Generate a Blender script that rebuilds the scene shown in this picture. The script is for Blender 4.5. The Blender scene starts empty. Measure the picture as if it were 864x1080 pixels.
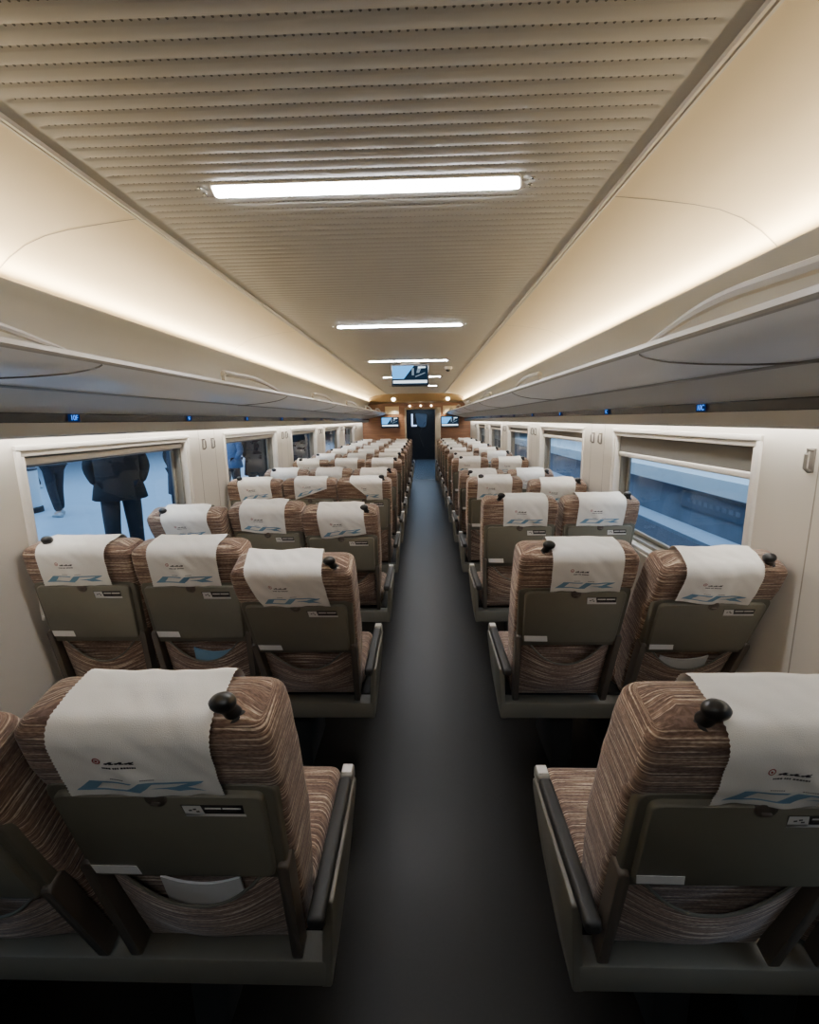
import bpy, bmesh, math, random
from mathutils import Vector, Matrix, noise
R = math.radians
PI = math.pi
random.seed(7)
S = bpy.context.scene
COL = S.collection

# ------------------------------------------------------------------ materials
def lin(c):
    return tuple((x / 12.92 if x <= .04045 else ((x + .055) / 1.055) ** 2.4) for x in [v / 255 for v in c])

def mat(name, rgb, rough=.6, metal=0., noise_amt=.0, noise_scale=8., bump=0., bump_scale=200., emit=None, estr=0., spec=.5, coat=0.):
    m = bpy.data.materials.new(name); m.use_nodes = True
    nt = m.node_tree; b = nt.nodes['Principled BSDF']
    c = lin(rgb) + (1,)
    b.inputs['Base Color'].default_value = c
    b.inputs['Roughness'].default_value = rough
    b.inputs['Metallic'].default_value = metal
    b.inputs['Specular IOR Level'].default_value = spec
    b.inputs['Coat Weight'].default_value = coat
    if emit:
        b.inputs['Emission Color'].default_value = lin(emit) + (1,)
        b.inputs['Emission Strength'].default_value = estr
    tc = None
    if noise_amt or bump:
        tc = nt.nodes.new('ShaderNodeTexCoord')
    if noise_amt:
        n = nt.nodes.new('ShaderNodeTexNoise'); n.inputs['Scale'].default_value = noise_scale
        n.inputs['Detail'].default_value = 5
        nt.links.new(tc.outputs['Object'], n.inputs['Vector'])
        mx = nt.nodes.new('ShaderNodeMix'); mx.data_type = 'RGBA'
        mx.inputs['A'].default_value = tuple(v * (1 - noise_amt) for v in c[:3]) + (1,)
        mx.inputs['B'].default_value = tuple(min(1, v * (1 + noise_amt)) for v in c[:3]) + (1,)
        nt.links.new(n.outputs['Fac'], mx.inputs['Factor'])
        nt.links.new(mx.outputs['Result'], b.inputs['Base Color'])
    if bump:
        n = nt.nodes.new('ShaderNodeTexNoise'); n.inputs['Scale'].default_value = bump_scale
        nt.links.new(tc.outputs['Object'], n.inputs['Vector'])
        bp = nt.nodes.new('ShaderNodeBump'); bp.inputs['Strength'].default_value = bump; bp.inputs['Distance'].default_value = .002
        nt.links.new(n.outputs['Fac'], bp.inputs['Height']); nt.links.new(bp.outputs['Normal'], b.inputs['Normal'])
    return m

def striped_fabric():
    m = bpy.data.materials.new('striped_fabric'); m.use_nodes = True
    nt = m.node_tree; L = nt.links; b = nt.nodes['Principled BSDF']
    b.inputs['Roughness'].default_value = .85; b.inputs['Specular IOR Level'].default_value = .2
    b.inputs['Sheen Weight'].default_value = .15
    uv = nt.nodes.new('ShaderNodeUVMap'); oi = nt.nodes.new('ShaderNodeObjectInfo')
    sh = nt.nodes.new('ShaderNodeCombineXYZ'); mu = nt.nodes.new('ShaderNodeMath'); mu.operation = 'MULTIPLY'; mu.inputs[1].default_value = 7.3
    L.new(oi.outputs['Random'], mu.inputs[0]); L.new(mu.outputs[0], sh.inputs['X']); L.new(mu.outputs[0], sh.inputs['Y'])
    ad = nt.nodes.new('ShaderNodeVectorMath'); ad.operation = 'ADD'
    L.new(uv.outputs['UV'], ad.inputs[0]); L.new(sh.outputs[0], ad.inputs[1])
    def layer(sx, sy, lo, hi, det=1.):
        mp = nt.nodes.new('ShaderNodeMapping'); mp.inputs['Scale'].default_value = (sx, sy, 1)
        L.new(ad.outputs[0], mp.inputs['Vector'])
        n = nt.nodes.new('ShaderNodeTexNoise'); n.noise_dimensions = '2D'; n.inputs['Scale'].default_value = 1
        n.inputs['Detail'].default_value = det; n.inputs['Roughness'].default_value = .5
        L.new(mp.outputs[0], n.inputs['Vector'])
        r = nt.nodes.new('ShaderNodeMapRange'); r.interpolation_type = 'SMOOTHSTEP'
        r.inputs['From Min'].default_value = lo; r.inputs['From Max'].default_value = hi
        L.new(n.outputs['Fac'], r.inputs['Value'])
        return r.outputs['Result']
    a = layer(6, 250, .55, .72)      # pale streaks
    d = layer(3, 120, .35, .70)        # tan bands
    f = layer(90, 300, .3, .7, 2)     # weave
    def mix(A, B, F):
        x = nt.nodes.new('ShaderNodeMix'); x.data_type = 'RGBA'
        for k, v in (('A', A), ('B', B)):
            if isinstance(v, tuple): x.inputs[k].default_value = v
            else: L.new(v, x.inputs[k])
        L.new(F, x.inputs['Factor']); return x.outputs['Result']
    dark = lin((110, 88, 76)) + (1,); tan = lin((144, 118, 100)) + (1,); pale = lin((212, 192, 168)) + (1,)
    c = mix(dark, tan, d); c = mix(c, pale, a)
    dk = nt.nodes.new('ShaderNodeMix'); dk.data_type = 'RGBA'; dk.blend_type = 'MULTIPLY'
    dk.inputs['B'].default_value = (.62, .6, .58, 1); L.new(c, dk.inputs['A']); L.new(f, dk.inputs['Factor'])
    L.new(dk.outputs['Result'], b.inputs['Base Color'])
    bp = nt.nodes.new('ShaderNodeBump'); bp.inputs['Strength'].default_value = .35; bp.inputs['Distance'].default_value = .002
    L.new(f, bp.inputs['Height']); L.new(bp.outputs['Normal'], b.inputs['Normal'])
    return m

def emis(name, rgb, strength):
    m = bpy.data.materials.new(name); m.use_nodes = True; nt = m.node_tree
    nt.nodes.remove(nt.nodes['Principled BSDF'])
    e = nt.nodes.new('ShaderNodeEmission'); e.inputs['Color'].default_value = lin(rgb) + (1,); e.inputs['Strength'].default_value = strength
    nt.links.new(e.outputs[0], nt.nodes['Material Output'].inputs['Surface'])
    return m

def glass(name, tint):
    m = bpy.data.materials.new(name); m.use_nodes = True; nt = m.node_tree
    nt.nodes.remove(nt.nodes['Principled BSDF'])
    t = nt.nodes.new('ShaderNodeBsdfTransparent'); t.inputs['Color'].default_value = tint + (1,)
    g = nt.nodes.new('ShaderNodeBsdfGlossy'); g.inputs['Roughness'].default_value = .02
    g.inputs['Color'].default_value = (.8, .8, .8, 1)
    fr = nt.nodes.new('ShaderNodeFresnel'); fr.inputs['IOR'].default_value = 1.3
    mx = nt.nodes.new('ShaderNodeMixShader')
    nt.links.new(fr.outputs[0], mx.inputs[0]); nt.links.new(t.outputs[0], mx.inputs[1]); nt.links.new(g.outputs[0], mx.inputs[2])
    nt.links.new(mx.outputs[0], nt.nodes['Material Output'].inputs['Surface'])
    return m

def wood_mat():
    m = mat('wood_panel', (150, 104, 76), .45)
    nt = m.node_tree; b = nt.nodes['Principled BSDF']
    tc = nt.nodes.new('ShaderNodeTexCoord'); mp = nt.nodes.new('ShaderNodeMapping'); mp.inputs['Scale'].default_value = (3, 3, 60)
    n = nt.nodes.new('ShaderNodeTexNoise'); n.inputs['Scale'].default_value = 1; n.inputs['Detail'].default_value = 4
    cr = nt.nodes.new('ShaderNodeValToRGB')
    cr.color_ramp.elements[0].position = .3; cr.color_ramp.elements[0].color = lin((112, 78, 58)) + (1,)
    cr.color_ramp.elements[1].position = .7; cr.color_ramp.elements[1].color = lin((150, 110, 82)) + (1,)
    nt.links.new(tc.outputs['Object'], mp.inputs['Vector']); nt.links.new(mp.outputs[0], n.inputs['Vector'])
    nt.links.new(n.outputs['Fac'], cr.inputs['Fac']); nt.links.new(cr.outputs['Color'], b.inputs['Base Color'])
    return m

def ceiling_mat():
    """ribbed acoustic ceiling: rows of tiny dark perforations in the grooves"""
    m = mat('perforated_ceiling', (176, 173, 165), .55)
    nt = m.node_tree; L = nt.links; b = nt.nodes['Principled BSDF']
    tc = nt.nodes.new('ShaderNodeTexCoord'); sx = nt.nodes.new('ShaderNodeSeparateXYZ'); L.new(tc.outputs['Object'], sx.inputs[0])
    def math_(op, a, bv=None):
        n = nt.nodes.new('ShaderNodeMath'); n.operation = op
        for i, v in enumerate((a, bv)):
            if v is None: continue
            if isinstance(v, (int, float)): n.inputs[i].default_value = v
            else: L.new(v, n.inputs[i])
        return n.outputs[0]
    # y period RIB: groove at phase 0
    fy = math_('FRACT', math_('DIVIDE', sx.outputs['Y'], RIB))
    dy = math_('MULTIPLY', math_('ABSOLUTE', math_('SUBTRACT', fy, .5)), RIB)       # distance from the groove centre (phase .5)
    fx = math_('FRACT', math_('DIVIDE', sx.outputs['X'], .0155))
    dx = math_('MULTIPLY', math_('ABSOLUTE', math_('SUBTRACT', fx, .5)), .0155)
    d = math_('SQRT', math_('ADD', math_('MULTIPLY', dx, dx), math_('MULTIPLY', dy, dy)))
    hole = math_('LESS_THAN', d, .0028)
    inside = math_('LESS_THAN', math_('ABSOLUTE', sx.outputs['X']), .675)
    f = math_('MULTIPLY', hole, inside)
    mx = nt.nodes.new('ShaderNodeMix'); mx.data_type = 'RGBA'
    mx.inputs['A'].default_value = lin((176, 173, 165)) + (1,); mx.inputs['B'].default_value = lin((92, 88, 82)) + (1,)
    L.new(f, mx.inputs['Factor']); L.new(mx.outputs['Result'], b.inputs['Base Color'])
    return m

RIB = .0452
M = {
    'fabric': striped_fabric(),
    'pocket': None,
    'olive': mat('olive_grey_plastic', (104, 100, 86), .5, noise_amt=.06, noise_scale=30, bump=.15, bump_scale=900),
    'shell': mat('seat_shell_plastic', (92, 88, 75), .5),
    'arm': mat('dark_brown_plastic', (78, 70, 61), .45),
    'frame': mat('frame_grey_paint', (94, 90, 79), .45, noise_amt=.08, noise_scale=20),
    'pad': mat('armrest_rubber', (30, 28, 25), .6),
    'cap': mat('armrest_cap', (120, 116, 106), .4),
    'black': mat('black_plastic', (22, 21, 20), .35),
    'dark': mat('underseat_dark', (26, 25, 23), .7),
    'cover': mat('white_cloth', (226, 222, 214), .9, noise_amt=.04, noise_scale=25, bump=.35, bump_scale=700, spec=.1),
    'print_blue': mat('print_blue', (112, 146, 170), .9),
    'print_ink': mat('print_ink', (46, 42, 46), .9),
    'print_red': mat('print_red', (150, 52, 52), .9),
    'label': mat('white_label', (205, 202, 196), .5),
    'sticker': mat('black_sticker', (28, 24, 26), .35),
    'wall': mat('wall_panel', (196, 189, 177), .5, noise_amt=.03, noise_scale=4),
    'trimw': mat('window_frame_white', (202, 196, 186), .45),
    'seam': mat('seam_dark', (146, 139, 127), .7),
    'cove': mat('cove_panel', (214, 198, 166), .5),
    'rack': mat('rack_grey', (172, 172, 168), .5),
    'rackglass': mat('rack_glossy', (222, 225, 228), .30, spec=.8),
    'rackedge': mat('rack_edge', (190, 186, 176), .35),
    'handrail': mat('handrail_grey', (164, 161, 153), .4),
    'joint': mat('joint_grey', (104, 102, 97), .4),
    'strip': mat('indicator_black', (62, 59, 52), .25),
    'floor': mat('floor_rubber', (23, 21, 18), .40, spec=.24, noise_amt=.22, noise_scale=90, bump=.08, bump_scale=300),
    'wood': wood_mat(),
    'bronze': mat('bronze_header', (138, 118, 86), .4),
    'steel': mat('jamb_steel', (150, 144, 134), .35, metal=.3),
    'vest': mat('vestibule_wall', (48, 46, 46), .5),
    'vfloor': mat('vestibule_floor', (96, 110, 124), .25),
    'doordark': mat('gangway_door', (20, 22, 28), .25),
    'chrome': mat('chrome', (170, 168, 160), .25, metal=.9),
    'hook': mat('hook_grey', (104, 98, 90), .4),
    'emblem': mat('emblem_grey', (176, 169, 157), .5),
    'blind': mat('blind_grey', (96, 93, 87), .8),
    'glass': glass('window_glass', (.86, .93, 1.)),
    'doorglass': mat('door_glass_lit', (128, 146, 168), .3),  # pale colour stands in for glass lit from behind
    'platform': mat('platform_stone', (150, 168, 186), .35, noise_amt=.10, noise_scale=3),
    'concrete': mat('platform_concrete', (104, 118, 134), .8, noise_amt=.45, noise_scale=1.1),
    'ledge': mat('platform_ledge', (206, 222, 230), .6),
    'ballast': mat('ballast', (50, 58, 72), .9, noise_amt=.6, noise_scale=14, bump=1., bump_scale=40),
    'rail': mat('rail_steel', (150, 165, 180), .3, metal=.7),
    'sign': mat('wall_plate', (84, 100, 118), .6),
    'farwall': mat('station_wall', (92, 108, 128), .7, noise_amt=.25, noise_scale=.8),
    'skin': mat('skin', (196, 156, 134), .6),
    'hair': mat('hair_black', (20, 18, 18), .6),
    'coat_black': mat('coat_black', (24, 26, 32), .85),
    'coat_navy': mat('coat_navy', (34, 40, 56), .85),
    'coat_blue': mat('coat_blue', (96, 124, 160), .85),
    'trouser': mat('trousers_dark', (28, 31, 40), .85),
    'shoe': mat('shoe_black', (18, 18, 20), .5),
    'shoe_grey': mat('shoe_grey', (150, 158, 166), .6),
    'bin': mat('bin_white', (200, 212, 220), .5),
    'screen_blue': emis('screen_blue', (96, 178, 245), .9),
    'screen_dark': emis('screen_dark', (28, 44, 58), .6),
    'screen_white': emis('screen_white', (232, 244, 248), 1.1),
    'screen_grey': emis('screen_grey', (120, 132, 142), .8),
    'led_blue': emis('led_blue', (70, 140, 255), 1.0),
    'led_bg': emis('led_background', (18, 40, 92), .3),
    'lamp': emis('lamp_diffuser', (255, 250, 244), 46.),
    'lamp_fill': emis('lamp_diffuser_dim', (255, 250, 242), 26.),
    'lamp_small': emis('lamp_small', (255, 238, 205), 8.),
    'cove_lamp': emis('cove_lamp', (255, 226, 176), 5.),
    'frame_glow': emis('frame_glow', (190, 215, 255), 1.2),
}
M['ceiling'] = ceiling_mat()
M['pocket'] = M['fabric']

# ------------------------------------------------------------------ mesh helpers
class MB:
    def __init__(s): s.v = []; s.f = []; s.m = []; s.uv = []
    def add(s, vs, fs, mi=0, uvs=None):
        o = len(s.v); s.v += [tuple(v) for v in vs]
        for k, f in enumerate(fs):
            s.f.append(tuple(i + o for i in f)); s.m.append(mi)
            s.uv.append(uvs[k] if uvs else None)
    def box(s, lo, hi, bev=0., seg=2, mi=0, mx=None):
        bm = bmesh.new(); bmesh.ops.create_cube(bm, size=1)
        sz = [h - l for l, h in zip(lo, hi)]; c = [(h + l) / 2 for l, h in zip(lo, hi)]
        for v in bm.verts: v.co = Vector([v.co[i] * sz[i] + c[i] for i in range(3)])
        if bev: bmesh.ops.bevel(bm, geom=bm.edges[:], offset=min(bev, min(sz) * .49), segments=seg, profile=.5, affect='EDGES', clamp_overlap=True)
        if mx: bm.transform(mx)
        s.frombm(bm, mi)
    def frombm(s, bm, mi=0):
        bm.verts.index_update(); bm.normal_update()
        s.add([v.co[:] for v in bm.verts], [[v.index for v in f.verts] for f in bm.faces], mi); bm.free()
    def loft(s, rings, cap0=True, cap1=True, mi=0, closed=True, uvs=None):
        n = len(rings[0]); o = []; fs = []; fu = []
        for r in rings: o += r
        for i in range(len(rings) - 1):
            for j in range(n if closed else n - 1):
                k = (j + 1) % n
                fs.append((i * n + j, i * n + k, (i + 1) * n + k, (i + 1) * n + j))
                if uvs:
                    U = uvs[i]; V = uvs[i + 1]
                    uk = j + 1
                    fu.append((U[j], U[uk], V[uk], V[j]))
        if cap0: fs.append(tuple(range(n - 1, -1, -1))); fu.append(tuple(uvs[0][j] for j in range(n - 1, -1, -1)) if uvs else None)
        if cap1:
            b = (len(rings) - 1) * n; fs.append(tuple(b + j for j in range(n))); fu.append(tuple(uvs[-1][j] for j in range(n)) if uvs else None)
        s.add(o, fs, mi, fu if uvs else None)
    def tube(s, pts, r, n=8, mi=0, flat=1.):
        rings = []
        P = [Vector(p) for p in pts]
        for i, p in enumerate(P):
            d = (P[min(i + 1, len(P) - 1)] - P[max(i - 1, 0)]).normalized()
            up = Vector((0, 0, 1)) if abs(d.z) < .9 else Vector((1, 0, 0))
            a = d.cross(up).normalized(); b = a.cross(d)
            rr = r[i] if isinstance(r, (list, tuple)) else r
            rings.append([tuple(p + a * math.cos(t) * rr + b * math.sin(t) * rr * flat) for t in [2 * PI * k / n for k in range(n)]])
        s.loft(rings, mi=mi)
    def plate(s, poly, to3, d0, d1, bev=.002, mi=0):
        """2D outline extruded from depth d0 (seen face) to d1, bevelled at the seen edge"""
        cx = sum(p[0] for p in poly) / len(poly); cy = sum(p[1] for p in poly) / len(poly)
        def ins(b):
            out = []
            for x, y in poly:
                L = math.hypot(x - cx, y - cy) or 1
                out.append((x - (x - cx) / L * b, y - (y - cy) / L * b))
            return out
        sg = 1 if d1 > d0 else -1
        loops = [(poly, d1), (poly, d0 + sg * bev), (ins(bev * .4), d0 + sg * bev * .4), (ins(bev), d0)]
        rings = [[to3(x, y, d) for x, y in L] for L, d in loops]
        s.loft(rings, mi=mi)
    def build(s, name, mats, parent=None, smooth=35, fix=True):
        me = bpy.data.meshes.new(name)
        me.from_pydata(s.v, [], s.f)
        for m in (mats if isinstance(mats, (list, tuple)) else [mats]): me.materials.append(m)
        for p, mi in zip(me.polygons, s.m): p.material_index = mi
        if any(u for u in s.uv):
            L = me.uv_layers.new(name='UVMap')
            for p, u in zip(me.polygons, s.uv):
                for k, li in enumerate(p.loop_indices):
                    if u: L.data[li].uv = u[k]
        if fix:
            bm = bmesh.new(); bm.from_mesh(me); bmesh.ops.recalc_face_normals(bm, faces=bm.faces[:]); bm.to_mesh(me); bm.free()
        if smooth:
            me.shade_smooth(); me.set_sharp_from_angle(angle=R(smooth))
        o = bpy.data.objects.new(name, me); COL.objects.link(o)
        if parent: o.parent = parent
        return o

def round_poly(pts, r, n=5):
    out = []
    N = len(pts)
    for i in range(N):
        p = Vector(pts[i]); a = Vector(pts[i - 1]); b = Vector(pts[(i + 1) % N])
        rr = r[i] if isinstance(r, (list, tuple)) else r
        u = (a - p).normalized(); w = (b - p).normalized()
        q0 = p + u * rr; q1 = p + w * rr
        if rr == 0: out.append(tuple(p)); continue
        for k in range(n + 1):
            t = k / n
            out.append(tuple((1 - t) ** 2 * q0 + 2 * t * (1 - t) * p + t * t * q1))
    return out

def interp(tab, t):
    if t <= tab[0][0]: return tab[0][1]
    for (a, x), (b, y) in zip(tab, tab[1:]):
        if t <= b:
            k = (t - a) / (b - a); k = k * k * (3 - 2 * k)
            return x + (y - x) * k
    return tab[-1][1]

def tag(o, label=None, cat=None, group=None, kind=None):
    if label: o['label'] = label
    if cat: o['category'] = cat
    if group: o['group'] = group
    if kind: o['kind'] = kind
    return o

def empty(name, loc=(0, 0, 0), rz=0.):
    o = bpy.data.objects.new(name, None); o.empty_display_size = .1
    o.location = loc; o.rotation_euler = (0, 0, rz); COL.objects.link(o); return o

def struct(name, mb, m, parent=None, **k):
    o = mb.build(name, m, parent, **k)
    if not parent: o['kind'] = 'structure'
    return o

def copy_tree(o, parent=None):
    c = o.copy(); COL.objects.link(c)
    if parent: c.parent = parent
    for ch in list(o.children): copy_tree(ch, c)
    return c

def text_mesh(body, size, m, name, parent=None, extrude=.0005):
    cu = bpy.data.curves.new(name, 'FONT'); cu.body = body; cu.size = size; cu.extrude = extrude
    cu.align_x = 'CENTER'; cu.align_y = 'CENTER'
    t = bpy.data.objects.new(name, cu); COL.objects.link(t)
    dg = bpy.context.evaluated_depsgraph_get(); me = bpy.data.meshes.new_from_object(t.evaluated_get(dg))
    bpy.data.objects.remove(t); me.materials.clear(); me.materials.append(m)
    o = bpy.data.objects.new(name, me); COL.objects.link(o)
    if parent: o.parent = parent
    return o

def add_light(name, kind, loc, energy, color, size=None, size_y=None, rot=(0, 0, 0), spread=None, **kw):
    l = bpy.data.lights.new(name, kind); l.energy = energy; l.color = color
    if kind == 'AREA':
        l.shape = 'RECTANGLE'; l.size = size; l.size_y = size_y
        if spread: l.spread = R(spread)
    for k, v in kw.items(): setattr(l, k, v)
    o = bpy.data.objects.new(name, l); COL.objects.link(o); o.location = loc; o.rotation_euler = rot
    return o

ORD = ['first', 'second', 'third', 'fourth', 'fifth', 'sixth', 'seventh', 'eighth', 'ninth', 'tenth', 'eleventh', 'twelfth']
YB, YE = -1.0, 12.9            # the car: behind the camera, and the end wall
XW = 1.44                     # half width at the windows

# ------------------------------------------------------------------ camera
cam = bpy.data.cameras.new('camera'); co = bpy.data.objects.new('camera', cam); COL.objects.link(co)
FPX = 500.
cam.sensor_fit = 'HORIZONTAL'; cam.sensor_width = 36; cam.lens = 36 * FPX / 864; cam.clip_start = .02; cam.clip_end = 200
pitch = math.atan(97 / FPX); yaw = math.atan(15 / FPX); roll = R(.9)
F = Vector((-math.sin(yaw) * math.cos(pitch), math.cos(yaw) * math.cos(pitch), -math.sin(pitch)))
Rv = F.cross(Vector((0, 0, 1))).normalized(); U = Rv.cross(F)
R2 = Rv * math.cos(roll) - U * math.sin(roll); U2 = U * math.cos(roll) + Rv * math.sin(roll)
mw = Matrix((R2, U2, -F)).transposed().to_4x4(); mw.translation = (.166, 0, 1.62)
co.matrix_world = mw
S.camera = co

# ------------------------------------------------------------------ the car shell
def strip_profile(profile, y0, y1, mb, mi=0, ny=1):
    ys = [y0 + (y1 - y0) * i / ny for i in range(ny + 1)]
    rings = [[(x, y, z) for x, z in profile] for y in ys]
    mb.loft(rings, cap0=False, cap1=False, closed=False, mi=mi)

mb = MB(); mb.box((-1.6, YB, -.05), (1.6, YE + .1, 0)); struct('floor', mb, M['floor'])

# ribbed centre ceiling
def ceil():
    mb = MB(); ZC = 2.283
    xs = [-.735, -.70, -.694, -.686, -.676, -.66, -.4, 0, .4, .66, .676, .686, .694, .70, .735]
    def amp(x):
        a = (.694 - abs(x)) / .018
        return 0 if a <= 0 else math.sin(min(1, a) * PI / 2)
    n0 = int(math.floor(YB / RIB)); n1 = int(math.ceil(YE / RIB))
    prof = [(.0, 0.), (.28, .0006), (.36, .0016), (.43, .0038), (.5, .0050), (.57, .0038), (.64, .0016), (.72, .0006)]
    rows = []
    for k in range(n0, n1):
        for ph, h in prof: rows.append(((k + ph) * RIB, h))
    rings = [[(x, y, ZC + h * amp(x)) for x in xs] for y, h in rows]
    mb.loft(rings, cap0=False, cap1=False, closed=False)
    return mb
struct('ceiling', ceil(), M['ceiling'], smooth=60)

COVE = [(.752, 2.283), (.88, 2.27), (1.0, 2.254), (1.08, 2.238), (1.15, 2.212), (1.21, 2.176), (1.26, 2.135), (1.30, 2.09), (1.335, 2.03), (1.36, 1.95)]
for sg, nm in ((-1, 'left'), (1, 'right')):
    mb = MB(); strip_profile([(sg * x, z) for x, z in COVE], YB, YE, mb)
    for k in range(-1, 6):                       # panel joints
        y = 1.62 + 2.0 * k
        if sg < 0: y += .06
        strip_profile([(sg * x, z - .0012) for x, z in COVE[:-1]], y, y + .005, mb, mi=1)
    o = struct('ceiling_' + nm, mb, [M['cove'], M['seam']])
    mb = MB()
    mb.box((min(sg * .733, sg * .741), YB, 2.272), (max(sg * .733, sg * .741), YE, 2.30), mi=0)
    mb.box((min(sg * .741, sg * .749), YB, 2.286), (max(sg * .741, sg * .749), YE, 2.30), mi=1)
    mb.box((min(sg * .749, sg * .756), YB, 2.274), (max(sg * .749, sg * .756), YE, 2.30), mi=0)
    struct('trim_1' if sg < 0 else 'trim_2', mb, [M['trimw'], M['dark']])

# walls with window openings
WY = [1.87 + 1.985 * k for k in range(-1, 5)]; WL = 1.32; WZ0, WZ1 = .86, 1.50
for sg, nm in ((-1, 'left'), (1, 'right')):
    mb = MB()
    def wbox(y0, y1, z0, z1, x0=XW, x1=XW + .07, mi=0, bev=0.):
        mb.box((min(sg * x0, sg * x1), y0, z0), (max(sg * x0, sg * x1), y1, z1), bev, mi=mi)
    wbox(YB, YE + .1, -.05, WZ0); wbox(YB, YE + .1, WZ1, 2.1)
    e = [YB] + [v for w in WY for v in (w, w + WL)] + [YE + .1]
    for a, b in zip(e[::2], e[1::2]): wbox(a, b, WZ0, WZ1)
    # panel joints beside every window pier
    for w in WY:
        yc = w + WL + (1.985 - WL) / 2
        for d in ((-.13, .13) if w > 0 else (.02,)):
            mb.box((min(sg * (XW - .0006), sg * XW), yc + d, .1), (max(sg * (XW - .0006), sg * XW), yc + d + .005, 1.6), mi=1)
    struct('wall_' + nm, mb, [M['wall'], M['seam']])
    mb = MB()                                     # heater box along the foot of the wall
    prof = [(XW, 0), (XW - .05, 0), (XW - .05, .24), (XW - .035, .27), (XW, .28)]
    strip_profile([(sg * x, z) for x, z in prof], YB, YE, mb); struct('baseboard_' + nm, mb, M['frame'])

    for k, w in enumerate(WY):
        n = k + 1 + (6 if sg > 0 else 0)
        y0, y1 = w, w + WL
        def ring(mb, a, z0, z1, x0, x1, t, mi=0, bev=.004):
            for lo, hi in (((y0 - a, z0 - a), (y1 + a, z0 - a + t)), ((y0 - a, z1 + a - t), (y1 + a, z1 + a)),
                           ((y0 - a, z0 - a + t), (y0 - a + t, z1 + a - t)), ((y1 + a - t, z0 - a + t), (y1 + a, z1 + a - t))):
                mb.box((min(sg * x0, sg * x1), lo[0], lo[1]), (max(sg * x0, sg * x1), hi[0], hi[1]), bev, 2, mi)
        wo = empty('window_%d' % n, (sg * XW, (y0 + y1) / 2, WZ0)); wo['kind'] = 'structure'
        inv = Matrix.Translation((-sg * XW, -(y0 + y1) / 2, -WZ0))
        def bld(mb, name, m):
            o = mb.build(name, m, wo); o.data.transform(inv); return o
        mb = MB(); ring(mb, .045, WZ0, WZ1, XW - .012, XW + .02, .024); ring(mb, .020, WZ0, WZ1, XW - .005, XW + .05, .022)
        bld(mb, 'window_frame', M['trimw'])
        mb = MB(); ring(mb, -.002, WZ0, WZ1, XW + .035, XW + .085, .022, bev=.003); ring(mb, -.024, WZ0, WZ1, XW + .07, XW + .09, .03, bev=.01)
        bld(mb, 'window_gasket', [M['cap']])
        mb = MB(); xg = sg * (XW + .08); P = [(xg, y0, WZ0), (xg, y1, WZ0), (xg, y1, WZ1), (xg, y0, WZ1)]
        mb.add(P if sg < 0 else P[::-1], [(0, 1, 2, 3)])
        o = mb.build('pane', M['glass'], wo, fix=False); o.data.transform(inv)
        # roller blind
        drop = {True: [.10, .115, .06, .05, .05, .05], False: [.03, .022, .022, .02, .02, .02]}[sg > 0][k]
        mb = MB(); X0 = XW + .022
        mb.box((min(sg * X0, sg * (X0 + .006)), y0 + .012, WZ1 - drop), (max(sg * X0, sg * (X0 + .006)), y1 - .012, WZ1 + .0), mi=0)
        rr = [(sg * (X0 + .004), y, WZ1 - drop) for y in (y0 + .012, y1 - .012)]
        bl = bld(mb, 'roller_blind', M['blind'])
        mb = MB(); mb.box((min(sg * (X0 - .008), sg * (X0 + .012)), y0 + .01, WZ1 - drop - .018), (max(sg * (X0 - .008), sg * (X0 + .012)), y1 - .01, WZ1 - drop + .012), .008, 3)
        o = mb.build('blind_rail', M['trimw'], bl); o.data.transform(inv)
        # seat mark above the window: two faint rings
        mb = MB()
        for dy in (-.03, .03):
            c0 = (y0 + y1) / 2 + .03 + dy
            for q in range(16):
                a0, a1 = 2 * PI * q / 16, 2 * PI * (q + 1) / 16
                P = [(sg * (XW - .0012), c0 + r_ * math.cos(a), 1.552 + r_ * math.sin(a)) for a, r_ in ((a0, .016), (a1, .016), (a1, .021), (a0, .021))]
                mb.add(P, [(0, 1, 2, 3)])
            mb.add([(sg * (XW - .0012), c0 + a, 1.552 + b) for a, b in ((-.009, -.003), (.009, -.003), (.009, .003), (-.009, .003))], [(0, 1, 2, 3)])
        bld(mb, 'seat_mark', M['emblem'])

# coat hooks on the piers
hook_mb = MB()
def make_hook():
    t = empty('coat_hook')
    mb = MB(); mb.box((-.006, -.011, -.045), (0, .011, .035), .005, 3); mb.build('back_plate', M['hook'], t)
    mb = MB(); mb.tube([(-.004, 0, .028), (-.02, 0, .03), (-.024, 0, .015), (-.024, 0, -.03), (-.012, 0, -.04), (-.004, 0, -.04)], .006, 8)
    mb.build('hook_loop', M['hook'], t); return t
h0 = make_hook(); first = True
for sg in (-1, 1):
    for k, w in enumerate(WY):
        if w > 9.9: continue
        yc = w + WL + (1.985 - WL) / 2
        for d in ((-.075, .075) if w > 0 else ((.05,) if sg > 0 else ())):
            h = h0 if first else copy_tree(h0); first = False
            h.location = (sg * XW, yc + d, 1.475); h.rotation_euler = (0, 0, 0 if sg > 0 else PI)
            side = 'right' if sg > 0 else 'left'
            if w < 0: lb = 'single grey coat hook on the right wall, nearest to the camera'
            else: lb = 'grey coat hook on %s wall, %s of the pair after %s window' % (side, 'nearer' if d < 0 else 'farther', ORD[k - 1])
            tag(h, lb, 'hook', 'coat hooks on the window piers')

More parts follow.
